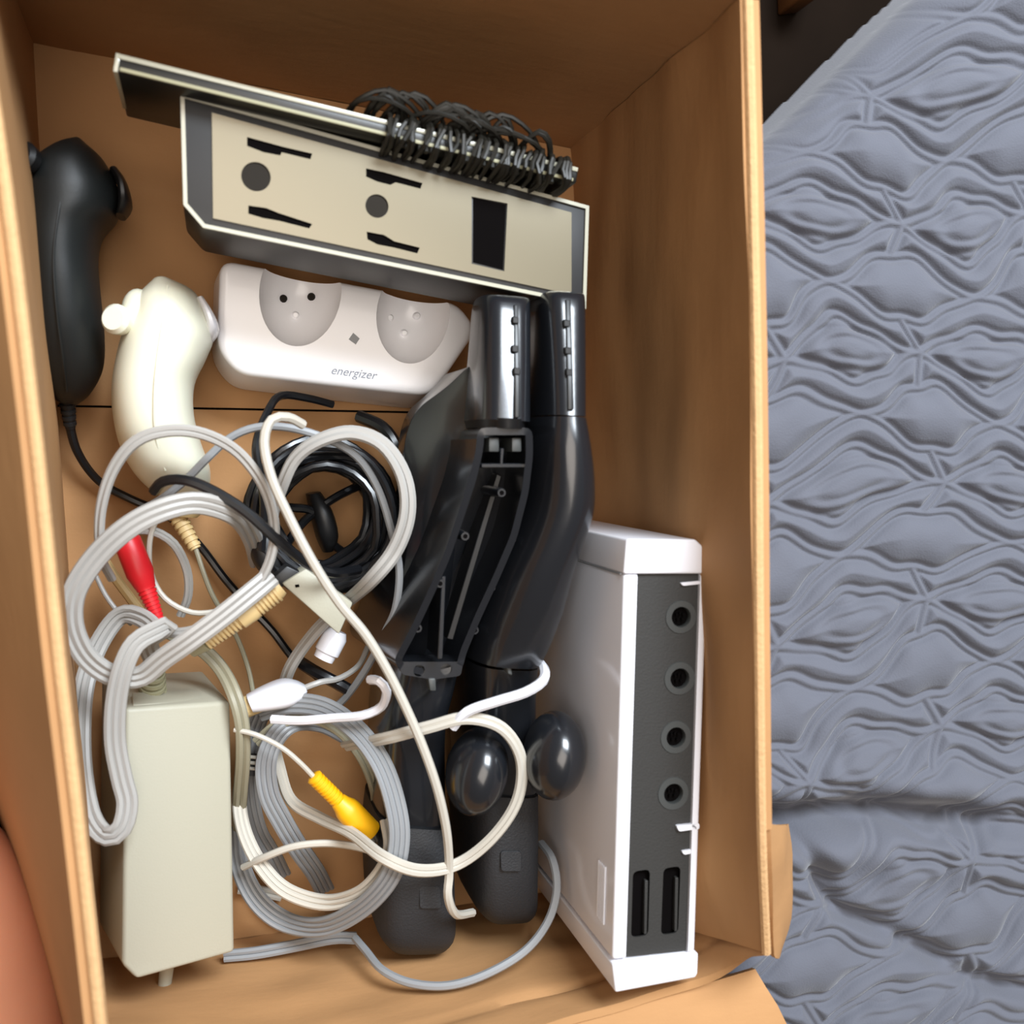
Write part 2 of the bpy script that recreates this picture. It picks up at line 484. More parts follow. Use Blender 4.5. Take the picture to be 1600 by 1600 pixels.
# ------------------------------------------------------------------ quilt
def build_quilt():
    z0 = 0.118
    stp = 0.00085
    x0 = at(1050, 800, z0).x; x1 = at(1900, 800, z0).x
    y1 = at(1300, -330, z0).y; y0 = at(1300, 2000, z0).y
    nx = int((x1-x0)/stp)+1; ny = int((y1-y0)/stp)+1
    X, Y = np.meshgrid(np.linspace(x0, x1, nx), np.linspace(y0, y1, ny))
    # quilting pattern in its own slightly turned frame
    o = at(1314, 670, z0); ex = (at(1545, 641, z0)-o); W = ex.length; ang = math.atan2(ex.y, ex.x)
    down = (at(1337, 458, z0)-o).length
    wx = 0.008*np.sin(Y*23+X*9+1.0)+0.004*np.sin(Y*51+X*30)
    wy = 0.005*np.sin(X*31+Y*13+0.4)+0.004*np.sin(X*17+Y*9)+0.0015*np.sin(X*90+Y*40)
    xr = (X+wx-o.x)*math.cos(ang)+(Y+wy-o.y)*math.sin(ang)
    yr = -(X+wx-o.x)*math.sin(ang)+(Y+wy-o.y)*math.cos(ang)
    P_ = down
    ph = 2*PI*xr/W
    D = np.full(X.shape, 1e3); D2 = np.full(X.shape, 1e3)
    kmin = int(np.floor(yr.min()/P_))-2; kmax = int(np.ceil(yr.max()/P_))+2
    def lens(c, amp, sgn):
        b = 0.5-0.5*sgn*np.cos(ph)
        e = amp*(b**0.85)*(1+0.10*np.cos(3*ph+0.7))
        return e
    eA = lens(0, P_*0.265, 1); eB = lens(0, P_*0.235, -1)
    step_x = X[0, 1]-X[0, 0]
    nA = np.sqrt(1+np.gradient(eA, step_x, axis=1)**2); nB = np.sqrt(1+np.gradient(eB, step_x, axis=1)**2)
    yq = np.mod(yr+P_*0.25, P_)-P_*0.25            # rows at 0 (wide lenses) and P/2 (leaves)
    for c in (-P_/2, 0, P_/2, P_):
        if c in (0, P_): e, n_ = eA, nA
        else: e, n_ = eB, nB
        for sg in (-1, 1):
            D = np.minimum(D, np.abs(yq-c-sg*e)/n_)
    # short links between the wide lenses and the tips of the leaves
    lx2 = np.mod(xr, W)-W*0.5
    for c, d_ in ((P_*0.38, 1), (-P_*0.38, -1), (P_*0.62, -1)):
        t = np.clip((yq-c)/(P_*0.13), -1, 1)
        D = np.minimum(D, np.hypot(lx2-t*W*0.05*d_, np.maximum(0, np.abs(yq-c)-P_*0.12)))
    # inner leaf outline inside the leaves and a small one inside the lenses
    lx = np.mod(xr+W*0.5, W)-W*0.5
    for c in (-P_/2, P_/2):
        rr = np.sqrt((lx/(W*0.27))**2+((yq-c)/(P_*0.12))**2)
        D2 = np.minimum(D2, np.abs(rr-1)*P_*0.12*0.95)
    g = 0.0021
    def prof(D, amp):
        groove = -np.exp(-((D-g*1.25)/(g*0.70))**2)*0.0020*amp
        ridge = np.exp(-(D/(g*0.75))**2)*0.0008*amp
        return groove+ridge
    puff = 0.0062*(1-np.exp(-(D/0.0085)**2))
    Z = puff+prof(D, 1.0)+prof(D2, 0.75)
    # wrinkles and sag
    rng = np.random.RandomState(3)
    Wk = np.zeros_like(X)
    for i in range(22):
        fx = rng.uniform(3, 22); fy = rng.uniform(50, 130)
        Wk += np.sin(X*fx*rng.choice([-1, 1])+Y*fy+rng.uniform(0, 7)+1.6*np.sin(X*rng.uniform(8, 26)+rng.uniform(0, 6)))/(fy**1.0)
    Z = Z+Wk*0.014
    # row sag so that each row of cells catches the light on its far side
    for i in range(8):
        fx = rng.uniform(2, 14); fy = rng.uniform(10, 34)
        Z += 0.0010*np.sin(X*fx+Y*fy+rng.uniform(0, 7))
    def seg_dist(pts):
        P = [at(px, py, z0) for px, py in pts]; d = np.full(X.shape, 1e3)
        for A, B in zip(P[:-1], P[1:]):
            vx, vy = B.x-A.x, B.y-A.y; L2 = vx*vx+vy*vy
            t = np.clip(((X-A.x)*vx+(Y-A.y)*vy)/L2, 0, 1)
            d = np.minimum(d, np.hypot(X-A.x-t*vx, Y-A.y-t*vy))
        return d
    d1 = seg_dist([(1080, 1270), (1225, 1282), (1350, 1268), (1480, 1275), (1620, 1300), (1800, 1310)])
    d2 = seg_dist([(1225, 1284), (1270, 1350), (1310, 1420), (1420, 1470), (1520, 1530), (1640, 1560)])
    fade = np.clip((at(1750, 1300, z0).x-X)/0.12, 0.25, 1)
    Z += -0.020*np.exp(-(d1/0.008)**2)*fade - 0.010*np.exp(-(d2/0.006)**2)
    Z += 0.008*np.exp(-((d1-0.020)/0.012)**2)*fade
    # fall at the far edge and towards the box
    A = at(1450, 0, z0); B = at(1195, 212, z0)
    nxv, nyv = (B.y-A.y), -(B.x-A.x); L = math.hypot(nxv, nyv); nxv /= L; nyv /= L
    sd = (X-A.x)*nxv+(Y-A.y)*nyv
    if ((at(1500, 400, z0).x-A.x)*nxv+(at(1500, 400, z0).y-A.y)*nyv) < 0: sd = -sd
    sd = sd+0.004*np.sin(Y*30)
    R = 0.035
    k1 = np.clip(1-sd/R, 0, 1)
    drop = np.where(sd < 0, 1.0, 0)*0+R*(1-np.sqrt(np.clip(1-k1**2, 0, 1)))
    sx = X-(at(1186, 800, RZ).x+0.012)
    k2 = np.clip(1-sx/0.022, 0, 1)
    drop2 = 0.030*(1-np.sqrt(np.clip(1-k2**2, 0, 1)))
    Z = Z*np.clip(sd/0.02, 0.25, 1)
    Z = z0+Z-drop-drop2
    Z = np.where(sd < 0, np.maximum(z0-R+sd*6, 0.06), Z)
    co = np.stack([X, Y, Z], -1).reshape(-1, 3).astype(np.float32)
    idx = np.arange(nx*ny).reshape(ny, nx)
    q = np.stack([idx[:-1, :-1], idx[:-1, 1:], idx[1:, 1:], idx[1:, :-1]], -1).reshape(-1, 4)
    keep = (sd.reshape(-1)[q] > -0.004).all(1)
    q = q[keep]
    me = bpy.data.meshes.new('quilt')
    me.vertices.add(len(co)); me.vertices.foreach_set('co', co.ravel())
    me.loops.add(q.size); me.loops.foreach_set('vertex_index', q.ravel().astype(np.int32))
    me.polygons.add(len(q)); me.polygons.foreach_set('loop_start', (np.arange(len(q))*4).astype(np.int32))
    me.polygons.foreach_set('use_smooth', np.ones(len(q), bool))
    me.update(calc_edges=True); me.validate()
    me.materials.append(M['quilt'])
    ob = bpy.data.objects.new('quilt', me); COL.objects.link(ob)
    tag(ob, 'blue grey quilted blanket with wavy stitching, lying to the right of the box', 'quilt')
build_quilt()
# mattress that carries the quilt; the shade on its side is in its colour
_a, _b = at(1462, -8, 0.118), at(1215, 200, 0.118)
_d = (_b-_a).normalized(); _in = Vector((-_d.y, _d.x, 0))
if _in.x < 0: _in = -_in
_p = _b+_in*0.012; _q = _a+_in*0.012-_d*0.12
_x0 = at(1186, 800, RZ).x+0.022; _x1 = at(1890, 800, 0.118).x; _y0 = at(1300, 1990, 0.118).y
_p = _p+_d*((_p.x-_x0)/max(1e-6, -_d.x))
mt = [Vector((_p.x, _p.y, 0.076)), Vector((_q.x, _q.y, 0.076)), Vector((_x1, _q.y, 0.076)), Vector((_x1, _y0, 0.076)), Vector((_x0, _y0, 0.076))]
tag(link('mattress', prism(mt, [Vector((v.x, v.y, -0.008)) for v in mt], 0.004), M['matt']), 'mattress side under the edge of the quilt, its shade painted near black', 'mattress')

# brown wooden leg beyond the box
a = at(1268, -15, 0.02)
leg = thing('furniture_leg', 'brown wooden furniture leg in the dark gap beyond the box corner', 'furniture', (a.x, a.y+0.01, -0.008))
link('post', prism([a+Vector((-0.011, 0.06, 0)), a+Vector((0.02, 0.06, 0)), a+Vector((0.006, -0.003, 0)), a+Vector((-0.008, -0.006, 0))],
     [Vector((p.x, p.y, -0.008)) for p in (a+Vector((-0.011, 0.06, 0)), a+Vector((0.02, 0.06, 0)), a+Vector((0.006, -0.003, 0)), a+Vector((-0.008, -0.006, 0)))], 0.002), M['wood'], leg)
link('foot_pad', prism([Vector((a.x-0.006, a.y+0.02, -0.004)), Vector((a.x+0.004, a.y+0.02, -0.004)), Vector((a.x+0.004, a.y+0.002, -0.004)), Vector((a.x-0.006, a.y+0.002, -0.004))],
     [Vector((a.x-0.006, a.y+0.02, -0.0079)), Vector((a.x+0.004, a.y+0.02, -0.0079)), Vector((a.x+0.004, a.y+0.002, -0.0079)), Vector((a.x-0.006, a.y+0.002, -0.0079))]), M['black'], leg)

# ------------------------------------------------------------------ person's leg, lower left
def person_leg():
    pts = [(at(-420, 1330, 0.09), 0.062), (at(-190, 1420, 0.085), 0.058), (at(-105, 1530, 0.07), 0.056), (at(-70, 1700, 0.06), 0.052), (at(-60, 1900, 0.05), 0.046), (at(-60, 2150, 0.045), 0.036)]
    P = catmull([p for p, r in pts], 0.01); n = len(P)
    rs = [r for p, r in pts]
    def rad(t):
        f = t*(len(rs)-1); i = min(len(rs)-2, int(f)); return rs[i]+(rs[i+1]-rs[i])*(f-i)
    bm = bmesh.new(); add_tube(bm, P, rad, sides=32)
    o = link('person', mesh_of(bm), M['skin'])
    tag(o, 'bare bent leg of a person beside the lower left corner of the box', 'person')
person_leg()

# ------------------------------------------------------------------ game console
def console():
    ZT = 0.165
    A = at(955, 1551, ZT); B = at(976, 842, ZT)
    ey = (B-A); L = ey.length; ey.normalize(); ex = Vector((ey.y, -ey.x, 0)); W = 0.0435; H = 0.157
    t = thing('game_console', 'white game console standing on its narrow side with a dark panel of round ports', 'game console', (A+B)/2+ex*W/2-Vector((0, 0, ZT-0.001)))
    P = lambda x, y, z: A+ex*x+ey*y+Vector((0, 0, z))
    def bx(x0, x1, y0, y1, z0, z1, bev=0.0, seg=3):
        return prism([P(x0, y0, z1), P(x1, y0, z1), P(x1, y1, z1), P(x0, y1, z1)], [P(x0, y0, z0), P(x1, y0, z0), P(x1, y1, z0), P(x0, y1, z0)], bev, seg)
    c0, c1 = 0.0155, L-0.0165
    body = bx(0.0002, W-0.0015, c0, c1, -H, 0, 0.0015)
    body = carve(body, [bx(0.0068, W-0.0052, c0-0.005, c1+0.005, -0.0095, 0.004)])
    link('body', body, M['white'], t)
    # end caps with cut corners
    def cap(y0, y1, z, flip):
        x0, x1 = -0.0002, W
        if flip: pts = [(x0, y0), (x1, y0), (x1, y1-0.007), (x1-0.0085, y1), (x0+0.001, y1)]
        else: pts = [(x0+0.002, y0), (x1-0.001, y0+0.003), (x1, y0+0.005), (x1, y1), (x0, y1-0.001)]
        return prism([P(x, y, z) for x, y in pts], [P(x, y, -H) for x, y in pts], 0.0012)
    link('end_cap', cap(c1+0.0003, L, 0.0006, True), M['white'], t)
    link('end_cap', cap(0, c0-0.0003, 0.0008, False), M['white'], t)
    zp = -0.0020
    panel = bx(0.0069, W-0.0053, c0+0.0001, c1-0.0001, zp-0.0015, zp, 0)
    ports = [(1064, 964), (1062, 1060), (1056, 1152), (1052, 1240)]
    cut = []; cs = []
    for px, py in ports:
        c = at(px, py, ZT+zp); cs.append(c); cut.append(lathe(c-Vector((0, 0, 0.01)), c+Vector((0, 0, 0.01)), [(0, 0.0079), (1, 0.0079)], 28))
    sl = [((993, 1366), (1020, 1362), (1017, 1466), (990, 1470)), ((1041, 1361), (1068, 1357), (1064, 1462), (1037, 1466))]
    for q in sl:
        cut.append(prism([at(x, y, ZT+zp+0.005) for x, y in roundpoly(q, 9)], [at(x, y, ZT+zp)-Vector((0, 0, 0.01)) for x, y in roundpoly(q, 9)]))
    panel = carve(panel, cut)
    link('port_panel', panel, M['console_dark'], t, label='dark grey recessed panel')
    for i, c in enumerate(cs):
        pr = link('controller_port', ring_mesh(c+Vector((0, 0, 0.0004)), 0.0080, 0.0046, 0.003), M['ring'], t)
        bm = join(lathe(c-Vector((0, 0, 0.0035)), c-Vector((0, 0, 0.0026)), [(0, 0.0046), (1, 0.0046)], 20),
                  *[lathe(c+Vector((dx, dy, -0.003)), c+Vector((dx, dy, -0.0008)), [(0, 0.0006), (1, 0.0006)], 6) for dx, dy in ((-0.0017, 0.0012), (0, 0.0016), (0.0017, 0.0012), (-0.0012, -0.0012), (0.0012, -0.0012))])
        link('socket_pins', bm, M['void'], pr)
    for q in sl:
        pix = roundpoly(q, 9)
        s = prism([at(x, y, ZT+zp)-Vector((0, 0, 0.0035)) for x, y in pix], [at(x, y, ZT+zp)-Vector((0, 0, 0.0042)) for x, y in pix])
        so = link('card_slot', s, M['void'], t)
        cx = sum(p[0] for p in q)/4; cy = sum(p[1] for p in q)/4
        g = slab([(cx+3, cy-40), (cx+8, cy-40), (cx+6, cy+44), (cx+1, cy+44)], ZT+zp-0.0006, ZT+zp-0.0034, 0.0003, 1)
        link('card_guide', g, M['console_dark'], so)
    for (x, y, w_, h_, hz) in ((1075, 1293, 36, 9, 0.0012), (1077, 1331, 24, 6, 0.0006), (1085, 911, 44, 5, 0.0006)):
        link('hinge_tab', slab(roundpoly([(x-w_/2, y-h_/2+2), (x+w_/2, y-h_/2-2), (x+w_/2, y+h_/2-2), (x-w_/2+4, y+h_/2+2)], 3), ZT+zp+hz+0.0008, ZT+zp-0.0008, 0.0003, 1), M['white'], t, label='broken white hinge tab')
    # seam and vent lines on the broad side
    def line(y0, z0, y1, z1):
        bm = bmesh.new(); add_tube(bm, [P(-0.00025, y0, z0), P(-0.00025, y1, z1)], 0.00045, sides=6); return mesh_of(bm)
    link('side_seam', line(c1+0.0001, -0.003, c1+0.0001, -H+0.003), M['cordd'], t)
    for k in range(5):
        link('side_rib', line(c0+0.012+k*0.0001, -0.012-k*0.0022, c0+0.040, -0.012-k*0.0022), M['white'], t)
console()

# ------------------------------------------------------------------ power adapter
def adapter():
    P0 = at(196, 1107, .088); P1 = at(214, 1531, .088); Q0 = at(360, 1096, .068); Q1 = at(367, 1488, .068)
    P1b = at(191, 1508, .087)
    D = Vector((-0.0155, 0, -0.054))
    t = thing('power_adapter', 'chunky grey power brick lying in the near left corner of the box', 'power adapter', (P0+Q1)/2+D)
    top = [P0, Q0, Q1, P1, P1b]
    c0 = (P0+Q0)/2; c0 = Vector((c0.x, c0.y, 0))
    bot = [p+D for p in top]
    for i in range(len(bot)): bot[i] = Vector((bot[i].x, bot[i].y, max(0.002, bot[i].z)))
    bot[0] += Vector((0, 0.006, 0)); bot[1] += Vector((0.002, 0.006, 0))
    link('body', prism(top, bot, 0.0022, 3), M['adapter'], t)
    # raised lip at the cord end
    link('end_plate', prism([P0+Vector((0.003, 0.0005, -0.004)), Q0+Vector((-0.006, 0.0005, -0.004)), Q0+Vector((-0.016, 0.0042, -0.016)), P0+Vector((0.002, 0.0042, -0.016))],
         [P0+Vector((0.003, -0.002, -0.006)), Q0+Vector((-0.006, -0.002, -0.006)), Q0+Vector((-0.016, -0.002, -0.02)), P0+Vector((0.002, -0.002, -0.02))], 0.0008), M['adapter'], t)
    a = at(238, 1100, .058); b = at(240, 1030, .075)
    link('strain_relief', lathe(a, b, ribbed(0, 1, 0.0075, 0.0048, 8, 0.62)+[(1.0, 0.003)]), M['khaki'], t)
    link('mounting_peg', lathe(at(262, 1500, .045), at(256, 1548, .045), [(0, 0.0038), (0.96, 0.0034), (1, 0.0028)]), M['adapter'], t)
    # heavy cord: from the strain relief, a loop hanging over the left side, then to the ribbed plug
    r = 0.0019
    cord('cord', [(240, 1032, .077), (232, 1000, .090), (262, 978, .098), (245, 985, .104), (212, 1005, .108), (192, 1045, .109), (181, 1100, .107), (180, 1160, .105), (190, 1215, .105), (199, 1255, .106), (190, 1294, .108), (166, 1306, .107), (141, 1275, .100), (128, 1205, .085), (126, 1130, .075), (133, 1065, .066), (155, 1005, .06), (188, 962, .06), (222, 966, .068), (250, 990, .08)],
         r, M['cord'], t, strands=3, tilt=0.2, gap=1.6)
    cord('cord', [(250, 990, .085), (300, 985, .095), (350, 960, .097), (392, 925, .10), (420, 880, .104), (429, 825, .106), (413, 762, .108), (372, 707, .11), (318, 678, .112), (262, 673, .112), (212, 690, .11), (176, 735, .105), (157, 800, .10), (158, 868, .094), (175, 905, .08)],
         0.0016, M['cord'], t, strands=2, tilt=0.9, gap=1.6)
    cord('cord', [(425, 900, .10), (395, 925, .105), (345, 965, .108), (295, 1002, .108), (255, 1030, .104), (222, 1056, .100), (190, 1058, .100), (160, 1048, .102), (130, 1020, .104), (112, 975, .106), (116, 925, .108), (148, 873, .11), (195, 828, .113), (245, 800, .113), (300, 786, .11), (345, 794, .105), (376, 812, .095), (396, 845, .07), (405, 880, .04)],
         0.0021, M['cord'], t, strands=3, tilt=0.25, gap=1.55)
    link('ribbed_plug', lathe(at(322, 1004, .090), at(438, 915, .090), ribbed(0, 0.42, 0.0042, 0.0058, 9, 0.8)+[(0.43, 0.0062), (0.6, 0.0066)]+ribbed(0.62, 0.95, 0.0064, 0.0066, 7, 0.86)+[(1, 0.005)]), M['beige'], t, label='beige ribbed plug')
    link('cord_collar', lathe(at(300, 1016, .086), at(324, 1003, .090), [(0, 0.0035), (0.5, 0.0038), (1, 0.0042)]), M['khaki'], t)
adapter()

# ------------------------------------------------------------------ charging dock
def dock():
    out = roundpoly([(344, 405), (716, 474), (740, 505), (737, 528), (676, 618), (530, 603), (372, 584), (340, 545)], 26, 6)
    z1 = 0.052
    t = thing('charging_dock', 'glossy white double charging dock with two rounded wells', 'charging dock', at(520, 520, 0.004))
    top = [at(x, y, z1) for x, y in out]
    c = sum(top, Vector())/len(top)
    bot = [Vector((c.x+(p.x-c.x)*1.04, c.y+(p.y-c.y)*1.10-0.003, 0.004)) for p in top]
    me = prism(top, bot)
    bm = bmesh.new(); bm.from_mesh(me)
    eds = [e for e in bm.edges if all(abs(v.co.z-z1) < 1e-4 for v in e.verts)]
    bmesh.ops.bevel(bm, geom=eds, offset=0.0045, segments=5, profile=0.6, affect='EDGES'); me = mesh_of(bm)
    wells = []
    for (cx, cy, rx, ry) in ((470, 455, 64, 88), (646, 490, 57, 80)):
        p = at(cx, cy, z1); sx = (at(cx+rx, cy, z1)-p).length; sy = (at(cx, cy+ry, z1)-p).length
        wells.append(ellipsoid(p+Vector((0, 0, 0.004)), (sx, sy, 0.026), Matrix.Rotation(-0.18, 3, 'Z'), 48, 32))
    me = carve(me, wells)
    me.materials.clear()
    o = link('body', me, M['dock'], t)
    base = [Vector((p.x, p.y, 0.004)) for p in bot]
    link('base', prism(base, [Vector((c.x+(p.x-c.x)*0.96, c.y+(p.y-c.y)*0.96, 0.0003)) for p in base]), M['cream'], t)
    for (cx, cy) in ((443, 466), (487, 463), (462, 492), (610, 496), (652, 493), (632, 520)):
        # pins stand on the curved bottom of the wells
        q = at(cx, cy, 0.034)
        link('contact_pin', lathe(q-Vector((0, 0, 0.009)), q, [(0, 0.0021), (0.85, 0.0021), (1, 0.0012)], 12), M['dimple'] if cy < 490 else M['dock'], t)
    # small raised diamond light between the wells
    link('indicator_light', slab([(552, 520), (562, 529), (556, 538), (545, 530)], z1+0.0006, z1-0.001), M['cordd'], t)
    fc = bpy.data.curves.new('f', 'FONT'); fc.body = 'energizer'; fc.size = 0.0063; fc.extrude = 0.0001; fc.shear = 0.3
    fo = bpy.data.objects.new('tmpt', fc); COL.objects.link(fo)
    dg = bpy.context.evaluated_depsgraph_get(); dg.update()
    tm = bpy.data.meshes.new_from_object(fo.evaluated_get(dg)); bpy.data.objects.remove(fo)
    p = at(516, 584, z1+0.0002); q = at(596, 594, z1+0.0002)
    tm.transform(Matrix.Translation(p) @ Matrix.Rotation(math.atan2(q.y-p.y, q.x-p.x), 4, 'Z'))
    link('logo', tm, M['ink'], t, smooth=False, label='small grey printed word')
dock()

# ------------------------------------------------------------------ slim panel case with pale face plate
def panel_case():
    z1 = 0.128; zb = 0.056
    t = thing('slim_stand', 'slim black stand with a pale slotted face plate, leaning behind the white dock', 'stand', at(600, 420, 0.056))
    out = [(281, 145), (920, 322), (915, 484), (842, 464), (317, 357), (286, 321)]
    top = [at(x, y, z1) for x, y in out]
    bot = [Vector((p.x, p.y+0.002, zb)) for p in top]
    link('housing', prism(top, bot, 0.0018, 3), M['black'], t)
    # pale rim running round the top edge
    c = sum(top, Vector())/6
    def ringpoly(s0, s1):
        bm = bmesh.new(); n = 6
        def off_(p, k, d):
            a = top[k-1]; b = top[(k+1) % n]
            e1 = (p-a).normalized(); e2 = (b-p).normalized()
            n1 = Vector((e1.y, -e1.x, 0)); n2 = Vector((e2.y, -e2.x, 0))
            m_ = (n1+n2); m_ /= max(0.3, (1+n1.dot(n2)))
            if (c-p).dot(m_) < 0: m_ = -m_
            return p+m_*d
        A = [bm.verts.new(off_(p, k, s0)+Vector((0, 0, 0.0012))) for k, p in enumerate(top)]
        B = [bm.verts.new(off_(p, k, s1)+Vector((0, 0, 0.0012))) for k, p in enumerate(top)]
        A2 = [bm.verts.new(v.co-Vector((0, 0, 0.003))) for v in A]; B2 = [bm.verts.new(v.co-Vector((0, 0, 0.003))) for v in B]
        for k in range(n):
            j = (k+1) % n
            for q in ((A[k], A[j], B[j], B[k]), (A2[k], B2[k], B2[j], A2[j]), (A[k], A2[k], A2[j], A[j]), (B[k], B[j], B2[j], B2[k])): bm.faces.new(q)
        return mesh_of(bm)
    link('rim', ringpoly(0.0002, 0.0019), M['clear'], t, label='pale clear rim')
    plate = slab([(331, 176), (893, 332), (893, 460), (333, 341)], z1+0.0012, z1-0.0010)
    slots = [[(386, 214), (412, 221), (441, 229), (488, 240), (485, 249), (440, 238), (438, 243), (412, 238), (386, 228)],
             [(388, 321), (416, 325), (436, 333), (488, 350), (483, 357), (436, 345), (412, 341), (388, 334)],
             [(572, 263), (600, 269), (660, 286), (657, 295), (618, 285), (610, 289), (590, 284), (572, 276)],
             [(573, 362), (600, 367), (616, 377), (656, 387), (652, 396), (616, 387), (590, 382), (574, 374)],
             [(737, 307), (793, 318), (788, 424), (737, 412)]]
    cut = [prism([at(x, y, z1+0.0012)+Vector((0, 0, 0.006)) for x, y in s], [at(x, y, z1+0.0012)-Vector((0, 0, 0.012)) for x, y in s]) for s in slots]
    for cx, cy, r in ((400, 276, 23), (589, 322, 18)):
        p = at(cx, cy, z1+0.0012); rr = (at(cx+r, cy, z1+0.0012)-p).length
        cut.append(lathe(p-Vector((0, 0, 0.0012)), p+Vector((0, 0, 0.002)), [(0, rr), (1, rr)], 32))
    link('face_plate', carve(plate, cut), M['plate'], t, label='pale satin plate with stepped slots, a window and two round dimples')
    for cx, cy, r in ((400, 276, 21), (589, 322, 16)):
        p = at(cx, cy, z1+0.0004); rr = (at(cx+r, cy, z1)-p).length
        link('dimple', disc(p, rr*1.06, 0.0010, 28), M['dimple'], t)
    for s in slots[:4]: link('slot_liner', slab(s, z1+0.0002, z1-0.0004), M['void'], t)
    link('window', slab([(739, 309), (791, 320), (786, 422), (739, 410)], z1+0.0001, z1-0.0008), M['void'], t)
panel_case()

# ------------------------------------------------------------------ sensor bar wrapped in its own cable
def sensor_bar():
    z1 = 0.142
    A = at(183, 83, z1); B = at(905, 262, z1)
    ex = (B-A).normalized(); ey = Vector((-ex.y, ex.x, 0)); L = (B-A).length; Wd = 0.0075; H = 0.066
    t = thing('sensor_bar', 'long dark bar with thin grey cable wound around its right half', 'sensor bar', A+ex*L/2-Vector((0, 0, H)))
    P = lambda x, y, z: A+ex*x+ey*y+Vector((0, 0, z))
    def bx(x0, x1, y0, y1, z0, z1_, bev=0.0006):
        return prism([P(x0, y0, z1_), P(x1, y0, z1_), P(x1, y1, z1_), P(x0, y1, z1_)], [P(x0, y0, z0), P(x1, y0, z0), P(x1, y1, z0), P(x0, y1, z0)], bev, 2)
    link('housing', bx(0, L, -Wd, 0, -H, 0, 0.0012), M['barblack'], t)
    link('top_rail', bx(0.0006, L-0.0006, -0.0022, -0.0002, -0.001, 0.0007, 0.0003), M['clear'], t, label='pale rail along the top edge')
    link('top_rail', bx(0.002, L-0.002, -0.0070, -0.0054, -0.001, 0.0005, 0.0003), M['khaki'], t)
    link('end_edge', bx(-0.0005, 0.0014, -Wd-0.0003, 0, -0.052, 0.0003, 0.0003), M['clear'], t)
    # wound cable
    bm = bmesh.new(); pts = []
    x0 = L*0.55; x1 = L*0.985; turns = 38; rn = random.Random(5)
    for k in range(turns):
        x = x0+(x1-x0)*k/turns+rn.uniform(-.002, .002); s = (x1-x0)/turns
        j = lambda a: rn.uniform(-a, a)
        g = 0.0016+rn.random()*0.0022
        pts += [P(x+j(.001), -Wd-g, -H*0.98), P(x+s*.2+j(.002), -Wd-g-0.0012, -H*0.5), P(x+s*.3+j(.002), -Wd-g, 0.0002), P(x+s*.45+j(.002), -Wd/2, 0.0022+rn.random()*0.002),
                P(x+s*.6+j(.002), g, 0.0), P(x+s*.75, g+0.001, -H*0.5), P(x+s*.85, g*.7, -H*0.98), P(x+s*.95, -Wd/2, -H-0.0015)]
    add_tube(bm, catmull(pts, 0.005), 0.0011, sides=6)
    # loose loops sticking up behind
    for k in range(30):
        x = L*0.53+(L*0.40)*rn.random(); wd = rn.uniform(.006, .020); hh = rn.uniform(.003, .013)
        lp = [P(x-wd, 0.001, -0.012), P(x-wd*.8, 0.005, 0.001), P(x-wd*.2, 0.004+hh*.7, 0.003+hh*.2), P(x+wd*.5, 0.003+hh*.5, 0.004), P(x+wd, 0.002, -0.004), P(x+wd*1.1, -0.010, 0.0005)]
        add_tube(bm, catmull(lp, 0.004), 0.0011, sides=6)
    link('cable', mesh_of(bm), M['barcable'], t)
sensor_bar()

# ------------------------------------------------------------------ nunchuks
def nunchuk(name, label, secs, mbody, stick, stick_m, trig, seam, mtrig):
    t = thing(name, label, 'game controller', (at(*secs[5][0], 0.03)+at(*secs[5][1], 0.03))/2-Vector((0, 0, 0.02)), 'curved hand controllers')
    link('body', loft(secs, 2.35, 32, 5), mbody, t)
    for tr in trig: link('trigger', loft(tr, 2.6, 18, 3), mtrig, t)
    p, q = stick
    d = (q-p)
    link('thumbstick', lathe(p, q, [(0, 0.0062), (0.35, 0.0055), (0.4, 0.0042), (0.6, 0.0042), (0.66, 0.0068), (0.9, 0.0072), (1, 0.0055)]), stick_m, t)
    bm = bmesh.new(); add_tube(bm, pxpath(seam), 0.0005, sides=6)
    link('seam', mesh_of(bm), mbody, t)
    return t
bsec = [((112, 222), (128, 220), .066, .05), ((80, 240), (142, 234), .076, .034), ((48, 268), (166, 258), .084, .022), ((40, 305), (186, 300), .087, .014), ((42, 340), (184, 336), .087, .012),
        ((46, 372), (160, 366), .086, .012), ((50, 410), (152, 405), .085, .012), ((54, 460), (156, 460), .083, .012), ((58, 520), (162, 520), .078, .012), ((63, 570), (160, 575), .068, .014), ((76, 610), (140, 615), .055, .016), ((94, 630), (118, 633), .042, .024)]
nb = nunchuk('nunchuk_controller', 'black curved hand controller in the far left corner of the box', bsec, M['nunchuk_black'],
             (at(72, 272, .07), at(30, 240, .088)), M['black'], [[((172, 270), (186, 268), .070, .045), ((184, 292), (200, 290), .074, .040), ((186, 320), (206, 320), .074, .040), ((182, 338), (196, 340), .066, .046)]],
             [(105, 262, .0835), (92, 330, .0868), (84, 400, .0858), (88, 480, .082), (98, 560, .072), (104, 612, .055)], M['black'])
cord('cord', [(104, 624, .034), (108, 660, .03), (122, 708, .02), (155, 752, .012), (205, 780, .008), (262, 806, .008), (310, 850, .010), (352, 905, .012), (392, 950, .012), (425, 985, .012), (460, 1030, .012), (500, 1060, .02)], 0.0023, M['blackcord'], nb)
link('strain_relief', lathe(at(104, 620, .036), at(110, 668, .029), ribbed(0, 1, 0.0042, 0.003, 5, 0.8)), M['black'], nb)

